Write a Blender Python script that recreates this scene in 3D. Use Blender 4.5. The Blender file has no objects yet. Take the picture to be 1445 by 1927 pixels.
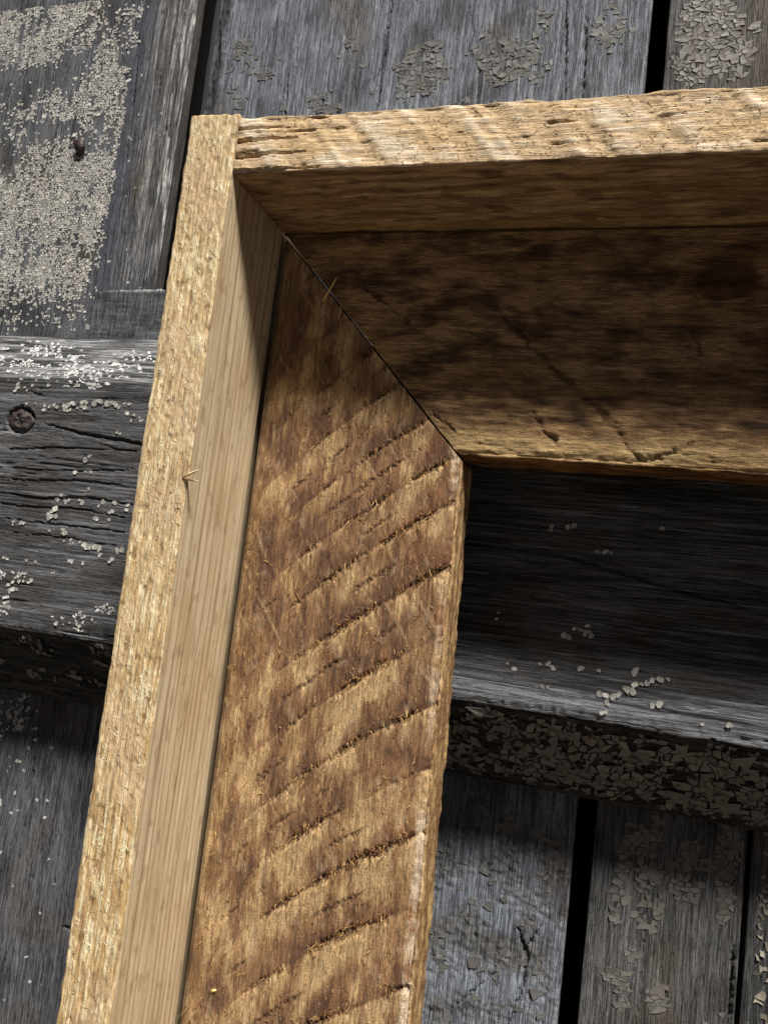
import bpy, math, random
import numpy as np
from mathutils import Matrix, Vector

# ---------------------------------------------------------------- camera, sky, sun, exposure
# Working units are millimetres in "frame space": x right, y up, z out of the wall towards the viewer;
# the origin is the inner front corner where the two rim boards of the frame meet.
BASE = 1.35                                   # metres above the (unseen) ground
def W3(p):                                    # frame space (mm) -> world (m)
    p = np.asarray(p, float)
    return np.stack([p[..., 0], -p[..., 2], p[..., 1] + BASE * 1000], -1) / 1000.0

CAM = np.array([150.44, -147.62, 248.64])
ROT = np.array([[0.95456536, 0.118059, -0.27361845],
                [-0.08795918, 0.98889157, 0.11981926],
                [0.28472472, -0.09030806, 0.954346]])
FPX = 1449.2
def bp(u, v, z):                              # photo pixel -> point on the plane z
    d = ROT.T @ np.array([(u - 722.5) / FPX, -(v - 963.5) / FPX, -1.0])
    t = (z - CAM[2]) / d[2]
    return (CAM + t * d)[:2]

scene = bpy.context.scene
cam = bpy.data.cameras.new('camera')
cam.sensor_fit = 'HORIZONTAL'; cam.sensor_width = 36.0; cam.lens = 36.0 * FPX / 1445.0
cam.clip_start = 0.01; cam.clip_end = 200.0
cam_o = bpy.data.objects.new('camera', cam); scene.collection.objects.link(cam_o)
F2W = np.array([[1, 0, 0], [0, 0, -1], [0, 1, 0]], float)
M = F2W @ ROT.T
mw = Matrix.Identity(4)
for i in range(3):
    for j in range(3): mw[i][j] = M[i, j]
mw.translation = Vector(W3(CAM).tolist())
cam_o.matrix_world = mw
scene.camera = cam_o

LIGHT = Vector((0.66, -1.0, 1.74)).normalized()      # direction towards the sun (world)
elev = math.asin(LIGHT.z); azim = math.atan2(LIGHT.x, LIGHT.y)
world = bpy.data.worlds.new('World'); scene.world = world; world.use_nodes = True
wn = world.node_tree; wn.nodes.clear()
sky = wn.nodes.new('ShaderNodeTexSky'); sky.sky_type = 'NISHITA'; sky.sun_disc = False
sky.sun_elevation = elev; sky.sun_rotation = azim
sky.air_density = 0.08; sky.dust_density = 0.1; sky.ozone_density = 1.0
bg = wn.nodes.new('ShaderNodeBackground'); bg.inputs['Strength'].default_value = 0.05
wo = wn.nodes.new('ShaderNodeOutputWorld')
hs = wn.nodes.new('ShaderNodeHueSaturation'); hs.inputs['Saturation'].default_value = 0.5      # hazy, whitish sky
wn.links.new(sky.outputs[0], hs.inputs['Color']); wn.links.new(hs.outputs[0], bg.inputs[0]); wn.links.new(bg.outputs[0], wo.inputs[0])
sun = bpy.data.lights.new('sun', 'SUN'); sun.energy = 5.0; sun.angle = math.radians(10.0); sun.color = (1.0, 0.97, 0.93)
sun_o = bpy.data.objects.new('sun', sun); scene.collection.objects.link(sun_o)
sun_o.rotation_euler = LIGHT.to_track_quat('Z', 'Y').to_euler()
sun_o.location = (0.6, -1.2, 3.2)
vs = scene.view_settings
vs.view_transform = 'Standard'; vs.look = 'None'; vs.gamma = 1.0; vs.use_curve_mapping = False
vs.exposure = 0.58

# ---------------------------------------------------------------- helpers
rng = np.random.default_rng(7)
GA = [rng.random((256, 256)).astype(np.float32) * 2 * np.pi for _ in range(24)]
GT = [(np.cos(a) * 1.75, np.sin(a) * 1.75) for a in GA]
def vn(x, y, k=0):                            # gradient noise, about -1..1
    GX, GY_ = GT[k % 24]
    x = np.asarray(x, np.float32) + np.float32(37.37 * k); y = np.asarray(y, np.float32) + np.float32(91.71 * k)
    x, y = np.broadcast_arrays(x, y)
    xi = np.floor(x); yi = np.floor(y)
    fx = x - xi; fy = y - yi
    u = fx * fx * fx * (fx * (fx * 6 - 15) + 10); v = fy * fy * fy * (fy * (fy * 6 - 15) + 10)
    a = xi.astype(np.int32) & 255; c = yi.astype(np.int32) & 255; b = (a + 1) & 255; d = (c + 1) & 255
    n00 = GX[a, c] * fx + GY_[a, c] * fy; n10 = GX[b, c] * (fx - 1) + GY_[b, c] * fy
    n01 = GX[a, d] * fx + GY_[a, d] * (fy - 1); n11 = GX[b, d] * (fx - 1) + GY_[b, d] * (fy - 1)
    return (n00 * (1 - u) + n10 * u) * (1 - v) + (n01 * (1 - u) + n11 * u) * v
def fbm(x, y, k=0, o=3, g=0.5):
    r = 0; a = 1.0; t = 0
    for i in range(o):
        r = r + a * vn(x * 2 ** i, y * 2 ** i, k + i); t += a; a *= g
    return r / t
def sst(a, b, x):
    t = np.clip((x - a) / (b - a), 0, 1); return t * t * (3 - 2 * t)
def S(r, g, b):
    c = np.array([r, g, b], np.float32) / 255
    return np.where(c <= .04045, c / 12.92, ((c + .055) / 1.055) ** 2.4).astype(np.float32)
def mix(A, B, t):
    t = np.asarray(t, np.float32)[..., None]; return A * (1 - t) + B * t
def polydist(X, Y, pts, wob=0.0, k=3, fr=0.35):
    if wob: 
        X = X + wob * fbm(X * fr, Y * fr, k, 3); Y = Y + wob * fbm(X * fr, Y * fr, k + 5, 3)
    D = np.full(np.broadcast(X, Y).shape, 1e9, np.float32); Tt = np.zeros_like(D)
    n = len(pts) - 1
    for i in range(n):
        (x0, y0), (x1, y1) = pts[i], pts[i + 1]
        dx, dy = x1 - x0, y1 - y0; L2 = dx * dx + dy * dy + 1e-9
        t = np.clip(((X - x0) * dx + (Y - y0) * dy) / L2, 0, 1)
        d = np.hypot(X - x0 - t * dx, Y - y0 - t * dy)
        m = d < D; D = np.where(m, d, D); Tt = np.where(m, (i + t) / n, Tt)
    return D, Tt
def lg(*seg):
    out = []
    for a, b, st in seg:
        n = max(1, int(round(abs(b - a) / st))); out.append(np.linspace(a, b, n, endpoint=False))
    out.append(np.array([seg[-1][1]])); return np.concatenate(out)

def link(o, parent=None):
    scene.collection.objects.link(o)
    if parent is not None: o.parent = parent
    return o
def empty(name, loc=(0, 0, 0)):
    o = bpy.data.objects.new(name, None); o.empty_display_size = 0.02; o.location = loc
    return link(o)
def place(o, parent):                          # keep mesh data in world coordinates under a moved parent
    o.parent = parent
    o.matrix_parent_inverse = Matrix.Translation(-parent_world[parent.name])
parent_world = {}

def raw_mesh(name, V, loops, starts, col=None, grain=None, flat=None):
    me = bpy.data.meshes.new(name)
    me.vertices.add(len(V)); me.vertices.foreach_set('co', np.ascontiguousarray(V, np.float32).ravel())
    me.loops.add(len(loops)); me.loops.foreach_set('vertex_index', np.asarray(loops, np.int32))
    me.polygons.add(len(starts)); me.polygons.foreach_set('loop_start', np.asarray(starts, np.int32))
    sm = np.ones(len(starts), bool)
    if flat is not None: sm[flat] = False
    me.polygons.foreach_set('use_smooth', sm)
    me.update(calc_edges=True)
    if col is not None:
        a = me.attributes.new('Col', 'FLOAT_COLOR', 'POINT')
        c4 = np.ones((len(V), 4), np.float32); c4[:, :3] = np.clip(col, 0.002, 0.9)
        a.data.foreach_set('color', c4.ravel())
    if grain is not None:
        a = me.attributes.new('Grain', 'FLOAT_VECTOR', 'POINT')
        a.data.foreach_set('vector', np.ascontiguousarray(grain, np.float32).ravel())
    return me

def profile(pts, sp, r):
    """closed polygon (clockwise seen with a right, b up) -> samples, normals, face index, arc length on the face"""
    pts = [np.array(p, float) for p in pts]; n = len(pts)
    P = []; N = []; Fc = []; Sa = []
    area = sum(pts[i][0] * pts[(i + 1) % n][1] - pts[(i + 1) % n][0] * pts[i][1] for i in range(n))
    sg = 1 if area > 0 else -1
    for i in range(n):
        A, B = pts[i], pts[(i + 1) % n]; d = B - A; L = np.linalg.norm(d); d = d / L
        nm = np.array([d[1], -d[0]]) * sg
        C = pts[(i + 2) % n]; d2 = (C - B) / np.linalg.norm(C - B); nm2 = np.array([d2[1], -d2[0]]) * sg
        ra = r if np.isscalar(r) else r[i]; rb = r if np.isscalar(r) else r[(i + 1) % n]
        ts = np.linspace(ra, L - rb, max(2, int((L - ra - rb) / sp[i])))
        for t in ts: P.append(A + d * t); N.append(nm); Fc.append(i); Sa.append(t)
        for q in (1 / 4, 2 / 4, 3 / 4):
            w = nm * (1 - q) + nm2 * q; w /= np.linalg.norm(w)
            p = (A + d * (L - rb)) * (1 - q) ** 2 + B * 2 * q * (1 - q) + (B + d2 * rb) * q * q
            P.append(p); N.append(w); Fc.append(i); Sa.append(L - rb + rb * q)
    return np.array(P), np.array(N), np.array(Fc), np.array(Sa, float)

def sweep(name, pts, sp, r, L, to3, disp, colour, mat, lo=None, hi=None, mat2=None):
    """sweep a profile along L; to3(a,b,l)->frame space; lo/hi(a) bend the two ends (mitre cuts)"""
    P, N, Fc, Sa = profile(pts, sp, r)
    np_, nl = len(P), len(L)
    a = P[:, 0][:, None]; b = P[:, 1][:, None]
    l = np.broadcast_to(L[None, :], (np_, nl)).astype(float)
    if lo is not None:
        t = (l - L[0]) / (L[-1] - L[0])
        l0 = lo(a); l1 = hi(a) if hi is not None else L[-1]
        # bend only near the start so that the sampling stays even
        span = 110.0 if abs(L[-1] - L[0]) > 120 else abs(L[-1] - L[0])
        k = np.clip(1 - np.abs(l - L[0]) / span, 0, 1)
        l = l + (l0 - L[0]) * k
        if hi is not None:
            k = np.clip(1 - np.abs(l - L[-1]) / span, 0, 1); l = l + (l1 - L[-1]) * k
    A = np.broadcast_to(a, l.shape); B = np.broadcast_to(b, l.shape)
    F2 = np.broadcast_to(Fc[:, None], l.shape); S2 = np.broadcast_to(Sa[:, None], l.shape)
    h = disp(A, B, l, F2, S2).astype(np.float32)
    C = colour(A, B, l, F2, S2, h)
    X = to3(A + N[:, 0][:, None] * h, B + N[:, 1][:, None] * h, l)
    V = W3(np.stack(X, -1)).reshape(-1, 3)
    i = np.arange(np_)[:, None]; j = np.arange(nl - 1)[None, :]
    i2 = (i + 1) % np_
    q = np.stack([i * nl + j, i2 * nl + j, i2 * nl + j + 1, i * nl + j + 1], -1).reshape(-1, 4)
    m = len(q) // 3
    v0, v1, v3 = V[q[m, 0]], V[q[m, 1]], V[q[m, 3]]
    pn = np.array(to3(N[q[m, 0] // nl, 0], N[q[m, 0] // nl, 1], 0.0)) - np.array(to3(0.0, 0.0, 0.0))
    flip = np.dot(np.cross(v1 - v0, v3 - v0), F2W @ pn) < 0
    if flip: q = q[:, ::-1]
    c0 = np.arange(np_) * nl; c1 = c0 + nl - 1
    c0, c1 = (c0[::-1], c1) if not flip else (c0, c1[::-1])
    loops = np.concatenate([q.ravel(), c0, c1])
    starts = np.concatenate([np.arange(len(q)) * 4, [len(q) * 4, len(q) * 4 + np_]])
    cum = np.concatenate([[0], np.cumsum(np.linalg.norm(np.diff(P, axis=0), axis=1))])
    gr = np.stack([l, np.broadcast_to(cum[:, None], l.shape), F2 * 3.0], -1).reshape(-1, 3) / 10.0
    me = raw_mesh(name, V, loops, starts, C.reshape(-1, 3), gr, flat=[len(q), len(q) + 1])
    me.materials.append(mat)
    if mat2 is not None:                       # (face, material): one face of the board is finished differently
        me.materials.append(mat2[1])
        mi = np.zeros(len(starts), np.int32); mi[:len(q)] = np.repeat((Fc == mat2[0]).astype(np.int32), nl - 1)
        me.polygons.foreach_set('material_index', mi)
    return bpy.data.objects.new(name, me)

# ---------------------------------------------------------------- materials
def wood_mat(name, rough=0.78, vary=0.35, bump=0.35, along=0.9, across=14.0, spec=0.25, fine=0.25, hair=0.0, hs=(0.12, 5.0)):
    m = bpy.data.materials.new(name); m.use_nodes = True
    t = m.node_tree; t.nodes.clear(); N = t.nodes.new; K = t.links.new
    out = N('ShaderNodeOutputMaterial'); b = N('ShaderNodeBsdfPrincipled'); K(b.outputs[0], out.inputs[0])
    b.inputs['Specular IOR Level'].default_value = spec
    ca = N('ShaderNodeAttribute'); ca.attribute_name = 'Col'
    ga = N('ShaderNodeAttribute'); ga.attribute_name = 'Grain'
    mp = N('ShaderNodeMapping'); mp.inputs['Scale'].default_value = (along, across, 1.0); K(ga.outputs['Vector'], mp.inputs[0])
    n1 = N('ShaderNodeTexNoise'); n1.inputs['Scale'].default_value = 1.0; n1.inputs['Detail'].default_value = 6; n1.inputs['Roughness'].default_value = 0.65
    K(mp.outputs[0], n1.inputs['Vector'])
    n2 = N('ShaderNodeTexNoise'); n2.inputs['Scale'].default_value = 14.0; n2.inputs['Detail'].default_value = 5; n2.inputs['Roughness'].default_value = 0.7
    K(ga.outputs['Vector'], n2.inputs['Vector'])
    def ramp(src, lo, hi):
        r = N('ShaderNodeMapRange'); r.inputs['From Min'].default_value = 0.28; r.inputs['From Max'].default_value = 0.72
        r.inputs['To Min'].default_value = lo; r.inputs['To Max'].default_value = hi; K(src, r.inputs['Value']); return r.outputs[0]
    a = ramp(n1.outputs['Fac'], 1 - vary, 1 + vary); c = ramp(n2.outputs['Fac'], 1 - fine, 1 + fine)
    mu = N('ShaderNodeMath'); mu.operation = 'MULTIPLY'; K(a, mu.inputs[0]); K(c, mu.inputs[1])
    vm = N('ShaderNodeVectorMath'); vm.operation = 'SCALE'; K(ca.outputs['Color'], vm.inputs[0]); K(mu.outputs[0], vm.inputs['Scale'])
    K(vm.outputs[0], b.inputs['Base Color'])
    b.inputs['Roughness'].default_value = rough
    hv = None
    if hair > 0:                               # fine checks and raised grain lines along the board
        for q, (ax, ay, wd) in enumerate(((hs[0], hs[1], .022), (hs[0] * 2.7, hs[1] * 2.6, .03))):
            m3 = N('ShaderNodeMapping'); m3.inputs['Scale'].default_value = (ax, ay, 1.0); m3.inputs['Location'].default_value = (3.1 * q, 7.7 * q, 0); K(ga.outputs['Vector'], m3.inputs[0])
            n3 = N('ShaderNodeTexNoise'); n3.inputs['Scale'].default_value = 1.0; n3.inputs['Detail'].default_value = 4; n3.inputs['Roughness'].default_value = .55; K(m3.outputs[0], n3.inputs['Vector'])
            sb = N('ShaderNodeMath'); sb.operation = 'SUBTRACT'; K(n3.outputs['Fac'], sb.inputs[0]); sb.inputs[1].default_value = .5
            ab = N('ShaderNodeMath'); ab.operation = 'ABSOLUTE'; K(sb.outputs[0], ab.inputs[0])
            r3 = N('ShaderNodeMapRange'); r3.interpolation_type = 'SMOOTHSTEP'; r3.inputs['From Min'].default_value = 0; r3.inputs['From Max'].default_value = wd
            r3.inputs['To Min'].default_value = 1 - hair * (1 if q == 0 else .7); r3.inputs['To Max'].default_value = 1; K(ab.outputs[0], r3.inputs['Value'])
            if hv is None: hv = r3.outputs[0]
            else:
                m4 = N('ShaderNodeMath'); m4.operation = 'MULTIPLY'; K(hv, m4.inputs[0]); K(r3.outputs[0], m4.inputs[1]); hv = m4.outputs[0]
        v2 = N('ShaderNodeVectorMath'); v2.operation = 'SCALE'; K(vm.outputs[0], v2.inputs[0]); K(hv, v2.inputs['Scale'])
        K(v2.outputs[0], b.inputs['Base Color'])
    ad = N('ShaderNodeMath'); ad.operation = 'MULTIPLY_ADD'; K(n2.outputs['Fac'], ad.inputs[0]); ad.inputs[1].default_value = 0.6; K(n1.outputs['Fac'], ad.inputs[2])
    bu = N('ShaderNodeBump'); bu.inputs['Strength'].default_value = bump; bu.inputs['Distance'].default_value = 0.0006
    if hv is not None:
        a5 = N('ShaderNodeMath'); a5.operation = 'MULTIPLY_ADD'; K(hv, a5.inputs[0]); a5.inputs[1].default_value = 1.6; K(ad.outputs[0], a5.inputs[2]); ad = a5
    K(ad.outputs[0], bu.inputs['Height']); K(bu.outputs[0], b.inputs['Normal'])
    return m
M_raw = wood_mat('sawn_pine', 0.8, 0.26, 0.7, 1.0, 17, 0.2, 0.18, 0.28, (0.25, 5.0))
M_stain = wood_mat('stained_board', 0.76, 0.22, 1.0, 2.6, 15, 0.22, 0.42, 0.2, (0.35, 5.0))
M_plane = wood_mat('planed_pine', 0.7, 0.12, 0.3, 0.6, 11, 0.22, 0.12, 0.12, (0.06, 4.0))
M_grey = wood_mat('weathered_plank', 0.74, 0.30, 1.0, 2.2, 19, 0.28, 0.5, 0.55, (0.14, 4.2))
M_bat = wood_mat('weathered_batten', 0.66, 0.34, 1.0, 1.2, 18, 0.32, 0.36, 0.6, (0.10, 4.6))
M_paint = wood_mat('old_paint', 0.6, 0.10, 0.25, 4, 4, 0.35, 0.14)
M_fibre = wood_mat('wood_fibre', 0.75, 0.05, 0.0, 1, 1, 0.2, 0.05)
M_rust = wood_mat('rusty_iron', 0.55, 0.3, 0.6, 6, 6, 0.5, 0.45)
M_dark = wood_mat('gap_shade', 0.9, 0.3, 0.3, 0.6, 12, 0.1, 0.2)

# ---------------------------------------------------------------- constants of the place (mm)
D = 48.4            # rim front to face board
ZB, ZP = -100.0, -148.0     # batten front, plank front
TL, TT = 21.1, 21.8
WL, WT = 91.3, 93.8
XR, YB = 400.0, -520.0      # inner right / inner bottom of the rim (outside the picture)

# ---------------------------------------------------------------- ground under the door (below the picture; it throws light up)
gm = bpy.data.meshes.new('ground'); gm.from_pydata([(-25, -30, 0), (25, -30, 0), (25, 20, 0), (-25, 20, 0)], [], [(0, 1, 2, 3)])
gmat = bpy.data.materials.new('dry_soil'); gmat.use_nodes = True; gb = gmat.node_tree.nodes['Principled BSDF']; gb.inputs['Roughness'].default_value = .95
gn = gmat.node_tree.nodes.new('ShaderNodeTexNoise'); gn.inputs['Scale'].default_value = 3.0; gn.inputs['Detail'].default_value = 8
gr_ = gmat.node_tree.nodes.new('ShaderNodeValToRGB'); gr_.color_ramp.elements[0].color = (.036, .031, .025, 1); gr_.color_ramp.elements[1].color = (.08, .07, .056, 1)
gmat.node_tree.links.new(gn.outputs['Fac'], gr_.inputs[0]); gmat.node_tree.links.new(gr_.outputs[0], gb.inputs['Base Color'])
gm.materials.append(gmat); ground = bpy.data.objects.new('ground', gm); link(ground); ground['kind'] = 'structure'
ground['label'] = 'bare dry soil at the foot of the plank door'; ground['category'] = 'ground'

# ================================================================= the plank wall
ox = lambda a, b, l: (a, l, b)        # profile in (x,z), swept along y
oy = lambda a, b, l: (l, a, b)        # profile in (y,z), swept along x

wall = empty('plank_door', W3((0, -600, ZP)).tolist()); parent_world['plank_door'] = wall.location.copy()
wall['label'] = 'old weathered grey plank door with flaking pale paint hanging behind the pine frame'
wall['category'] = 'door'; wall['kind'] = 'thing'

def px(pts, z): return [tuple(bp(u, v, z)) for u, v in pts]
CR = {  # cracks seen on the planks: (pixel polyline, half width mm, depth mm)
 1: [(px([(262, 60), (250, 200), (232, 340)], ZP), .35, 2.0), (px([(303, 130), (296, 190)], ZP), .3, 1.5), (px([(60, 1330), (55, 1465)], ZP), .3, 2.0),
     (px([(122, 1600), (121, 1625)], ZP), .3, 2), (px([(108, 1660), (104, 1710)], ZP), .3, 1.5), (px([(84, 1735), (118, 1745)], ZP), .8, 3.5), (px([(45, 1640), (42, 1660)], ZP), .3, 1.2)],
 2: [(px([(742, -20), (728, 60), (716, 140), (712, 200)], ZP), .5, 3.0), (px([(541, 130), (536, 230)], ZP), .45, 2.5), (px([(880, 0), (903, 120), (897, 200)], ZP), .25, 1.2),
     (px([(1066, 0), (1063, 190)], ZP), .45, 2.5), (px([(1104, 30), (1096, 190)], ZP), .45, 2.5), (px([(560, 60), (556, 140)], ZP), .2, 1.0),
     (px([(975, 1750), (990, 1800), (982, 1860), (952, 1940)], ZP), .8, 3.5), (px([(1020, 1740), (975, 1810)], ZP), .4, 2), (px([(945, 1820), (850, 1900)], ZP), .35, 1.6)],
 3: [(px([(1220, 1590), (1215, 1720), (1198, 1927)], ZP), .3, 1.5), (px([(1380, 1780), (1372, 1927)], ZP), .6, 3.0), (px([(1252, 1860), (1248, 1927)], ZP), .25, 1.0)],
 4: [(px([(1400, 1800), (1392, 1900)], ZP), .3, 1.0)],
}
def plank_h(k, x, y):
    f = vn(x * .8, y * .02, k) * .16 + fbm(x * .33, y * .012, k + 3) * .35 + fbm(x * .05, y * .02, k + 6) * .5 + fbm(x * 1.1, y * .25, k + 9) * .10
    rid = np.abs(fbm(x * .16, y * .006, k + 11, 2))          # long checks along the grain
    f = f - .8 * (1 - sst(0, .03, rid)) * sst(-.1, .3, vn(x * .03, y * .015, k + 2))
    rid = np.abs(fbm(x * .34, y * .011, k + 15, 2)); f = f - .4 * (1 - sst(0, .05, rid)) * sst(-.1, .3, vn(x * .05, y * .02, k + 5))
    if k == 2:                                               # crumbled lower part of the wide plank
        m = sst(-236, -262, y) * sst(15, 90, x)
        c = fbm(x * .22 + y * .1, y * .34, 8, 4)
        m2 = m * sst(-.25, .2, fbm(x * .05, y * .05, 12, 2) + .15)
        f = f + m2 * (c * .9 - .1 - .7 * np.abs(fbm(x * .30 + y * .12, y * .45, 5, 3)))
    if k == 1:                                               # splintered strip along the right edge
        m = sst(-168, -156, x) * sst(12, 22, y)
        f = f + m * (.9 * fbm(x * .9, y * .02, 4, 3) + .5 * fbm(x * .25, y * .03, 5, 2))
        f = f - 1.2 * m * (1 - sst(0, .07, np.abs(fbm(x * .28, y * .009, 14, 2))))
        f = f + 1.0 * sst(-141, -136, x) * sst(12, 22, y)
    for pts, w, dep in CR.get(k, []):
        xs = [p[0] for p in pts]; ys = [p[1] for p in pts]
        m = (x > min(xs) - 6) & (x < max(xs) + 6) & (y > min(ys) - 6) & (y < max(ys) + 6)
        if m.any():
            d, t = polydist(x[m], y[m], pts, .9, 3)
            g = np.clip(1 - d / (w * (0.6 + 1.2 * np.sin(np.pi * np.clip(t, .05, .95)))), 0, 1) ** .7
            f = f.copy(); f[m] = f[m] - dep * g
    return f.astype(np.float32)
PB = {1: (S(100, 101, 105), S(70, 71, 74), S(146, 143, 138)), 2: (S(120, 124, 132), S(86, 89, 95), S(162, 166, 173)),
      3: (S(98, 97, 96), S(70, 68, 66), S(134, 133, 132)), 4: (S(94, 94, 93), S(68, 67, 66), S(136, 136, 136))}
def plank_c(k, x, y):
    base, dk, lt = PB[k]
    c = mix(base, dk, sst(-.1, .5, fbm(x * .035, y * .02, k + 4, 3)))
    c = mix(c, lt, (.35 if k == 1 else .65) * sst(.1, .6, fbm(x * .45, y * .016, k + 7, 3)))
    c = mix(c, dk * .7, .6 * sst(.2, .6, fbm(x * .6, y * .012, k + 13, 2)))
    c = mix(c, S(96, 84, 70), .45 * sst(.15, .5, fbm(x * .02, y * .015, k + 9, 2)))
    if k == 1:
        m = sst(-168, -154, x) * sst(12, 22, y)
        v = fbm(x * .55, y * .011, 15, 3)
        c = mix(c, S(150, 146, 142), m * .8 * sst(.02, .3, v)); c = mix(c, S(70, 60, 50), m * .8 * sst(.05, .35, -v))
        c = mix(c, S(206, 204, 198), .85 * sst(-141, -137, x) * sst(12, 22, y) * sst(.1, .3, fbm(x * .3, y * .03, 17, 3)))
        c = mix(c, S(76, 79, 88), .7 * sst(-182, -174, x) * (1 - m) * sst(-40, 0, y))
    if k == 2:
        m = sst(-236, -262, y) * sst(15, 90, x) * sst(-.25, .2, fbm(x * .05, y * .05, 12, 2) + .15)
        c = mix(c, S(104, 100, 93), .6 * m); c = mix(c, S(150, 156, 166), .6 * sst(-270, -300, y) * sst(30, 90, x) * sst(-.3, .25, fbm(x * .04, y * .04, 10, 3) + .1))
    return c

def plank(k, x0, x1, thick, L, spx, bev=(0.8, 0.8)):
    pts = [(x0, ZP), (x1, ZP), (x1, ZP - thick), (x0, ZP - thick)]
    def disp(A, B, l, F, Sx):
        h = np.zeros(A.shape, np.float32)
        m = F == 0; h[m] = plank_h(k, A[m].astype(float), l[m])
        if k == 2: h[m] -= (5.0 * (1 - sst(-116, -106, A[m] + 2.5 * fbm(A[m] * .15, l[m] * .06, 3)))) - .8 * (A[m] < -105) * fbm(A[m] * .3, l[m] * .15, 5)       # worn, rounded left arris
        e = np.minimum(A - x0, x1 - A)
        h = h * np.where(m, np.minimum(1, .3 + e / 1.5), 1)
        m = (F == 1) | (F == 3); h[m] = (.5 * fbm(B * .3, l * .03, 6) - .2 * np.abs(fbm(B * .6, l * .02, 7)))[m]
        return h
    def colour(A, B, l, F, Sx, h):
        c = plank_c(k, A, l)
        sd = (F == 1) | (F == 3)
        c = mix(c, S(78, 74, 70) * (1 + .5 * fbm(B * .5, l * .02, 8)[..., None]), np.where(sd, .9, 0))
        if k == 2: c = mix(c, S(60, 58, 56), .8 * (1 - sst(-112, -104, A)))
        return c
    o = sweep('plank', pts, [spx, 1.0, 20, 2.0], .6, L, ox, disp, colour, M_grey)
    if k < 3:                                                # the joint wanders to the right below the batten
        me = o.data; co = np.empty(len(me.vertices) * 3, np.float32); me.vertices.foreach_get('co', co); co = co.reshape(-1, 3)
        xx = co[:, 0] * 1000; yy = (co[:, 2] - BASE) * 1000
        co[:, 0] += 13.5 / 1000 * sst(-40, -225, yy) * sst(-180, -135, xx) * sst(-40, -112, xx)
        me.vertices.foreach_set('co', co.ravel()); me.update()
    link(o); place(o, wall); return o
LY = lg((-600, -440, 8), (-440, -300, .9), (-300, -225, .75), (-225, -40, 3), (-40, 10, 1.5), (10, 222, .75), (222, 420, 8))
LYb = lg((-600, -440, 8), (-440, -225, .75), (-225, -40, 3), (-40, 0, 1.5), (0, 230, .75), (230, 420, 8))
p_far = plank(1, -420, -131, 9, LYb, .7)
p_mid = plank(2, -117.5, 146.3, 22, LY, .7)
p_r = plank(3, 155.3, 221.5, 22, LY, .6)
p_e = plank(4, 223.8, 480, 22, LY, 1.0)
p_far['label'] = 'plank densely covered in pale crackled paint beyond the left rim'
p_mid['label'] = 'wide blue-grey plank crumbling at its lower end'

# near-black sheet added behind the gaps: blocks the sky, stands for unlit interior
bb = sweep('gap_shade_sheet', [(-430, -196), (490, -196), (490, -206), (-430, -206)], [6, 6, 40, 6], .5, lg((-600, 420, 10)), ox,
           lambda A, B, l, F, s: .3 * fbm(A * .2, l * .03, 4), lambda A, B, l, F, s, h: np.broadcast_to(S(22, 20, 19), A.shape + (3,)), M_dark)
link(bb); place(bb, wall)
# short filler board above the batten on the left
fx0 = bp(183, 548, ZP)[0]; fy1 = bp(250, 546, ZP)[1]
def fil_h(A, B, l, F, s):
    return np.where(F == 0, .25 * fbm(A * .05, l * .5, 3) + .15 * fbm(A * .3, l * .3, 5), .2 * fbm(A * .2, l * .2, 4))
def fil_c(A, B, l, F, s, h):
    c = mix(S(96, 96, 99), S(70, 70, 73), sst(-.2, .4, fbm(A * .04, l * .12, 5)))
    c = mix(c, S(120, 122, 126), .6 * sst(.1, .5, fbm(A * .1, l * .8, 6)))
    return mix(c, S(190, 188, 182), .8 * sst(fy1 - 2.2, fy1 - .3, l + 3.0 * fbm(A * .16, l * 0 + 1.3, 9, 4, .6) + 1.2 * fbm(A * .4, l * .3, 8)))  # upper edge painted pale, as an edge catching the light
fl = sweep('filler_board', [(fx0, ZP + 2.2), (-60, ZP + 2.2), (-60, ZP - 8), (fx0, ZP - 8)], [.7, 2, 8, 2], .8,
           lg((-30, fy1, .6)), ox, fil_h, fil_c, M_grey, lo=lambda a: -30 + 0 * a, hi=lambda a: fy1 + 2.6 * fbm(a * .16, a * 0 + 1.3, 9, 4, .6) + 1.2 * np.sin(a * .05))
link(fl); place(fl, wall)

# ---------------------------------------------------------------- batten
BC = [(px([(85, 797), (150, 815), (270, 836), (330, 850)], ZB), .7, 3.5), (px([(5, 846), (100, 842), (260, 848)], ZB), .45, 2),
      (px([(0, 880), (140, 886), (262, 884)], ZB), .4, 2), (px([(0, 903), (160, 905), (255, 918)], ZB), .5, 2.4), (px([(0, 926), (70, 938), (160, 936), (250, 950)], ZB), .6, 3),
      (px([(0, 948), (60, 954), (150, 958), (240, 975)], ZB), .5, 2.4), (px([(0, 975), (90, 985), (240, 1002)], ZB), .4, 2), (px([(0, 1000), (120, 1012), (235, 1030)], ZB), .35, 1.6),
      (px([(880, 1022), (960, 1030), (1080, 1052), (1180, 1080), (1300, 1118), (1400, 1142)], ZB), .9, 3.5), (px([(900, 1030), (1000, 1058), (1060, 1062)], ZB), .4, 2), (px([(840, 1335), (930, 1342), (1000, 1360)], ZB), .6, 2)]
KN = bp(38, 790, ZB)
def bat_warp(x, y):                                           # grain lines bend round the knot
    d2 = ((x - KN[0]) / 26) ** 2 + ((y - KN[1]) / 11) ** 2
    return y + 7 * np.exp(-d2) * np.tanh((y - KN[1]) / 5)
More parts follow.
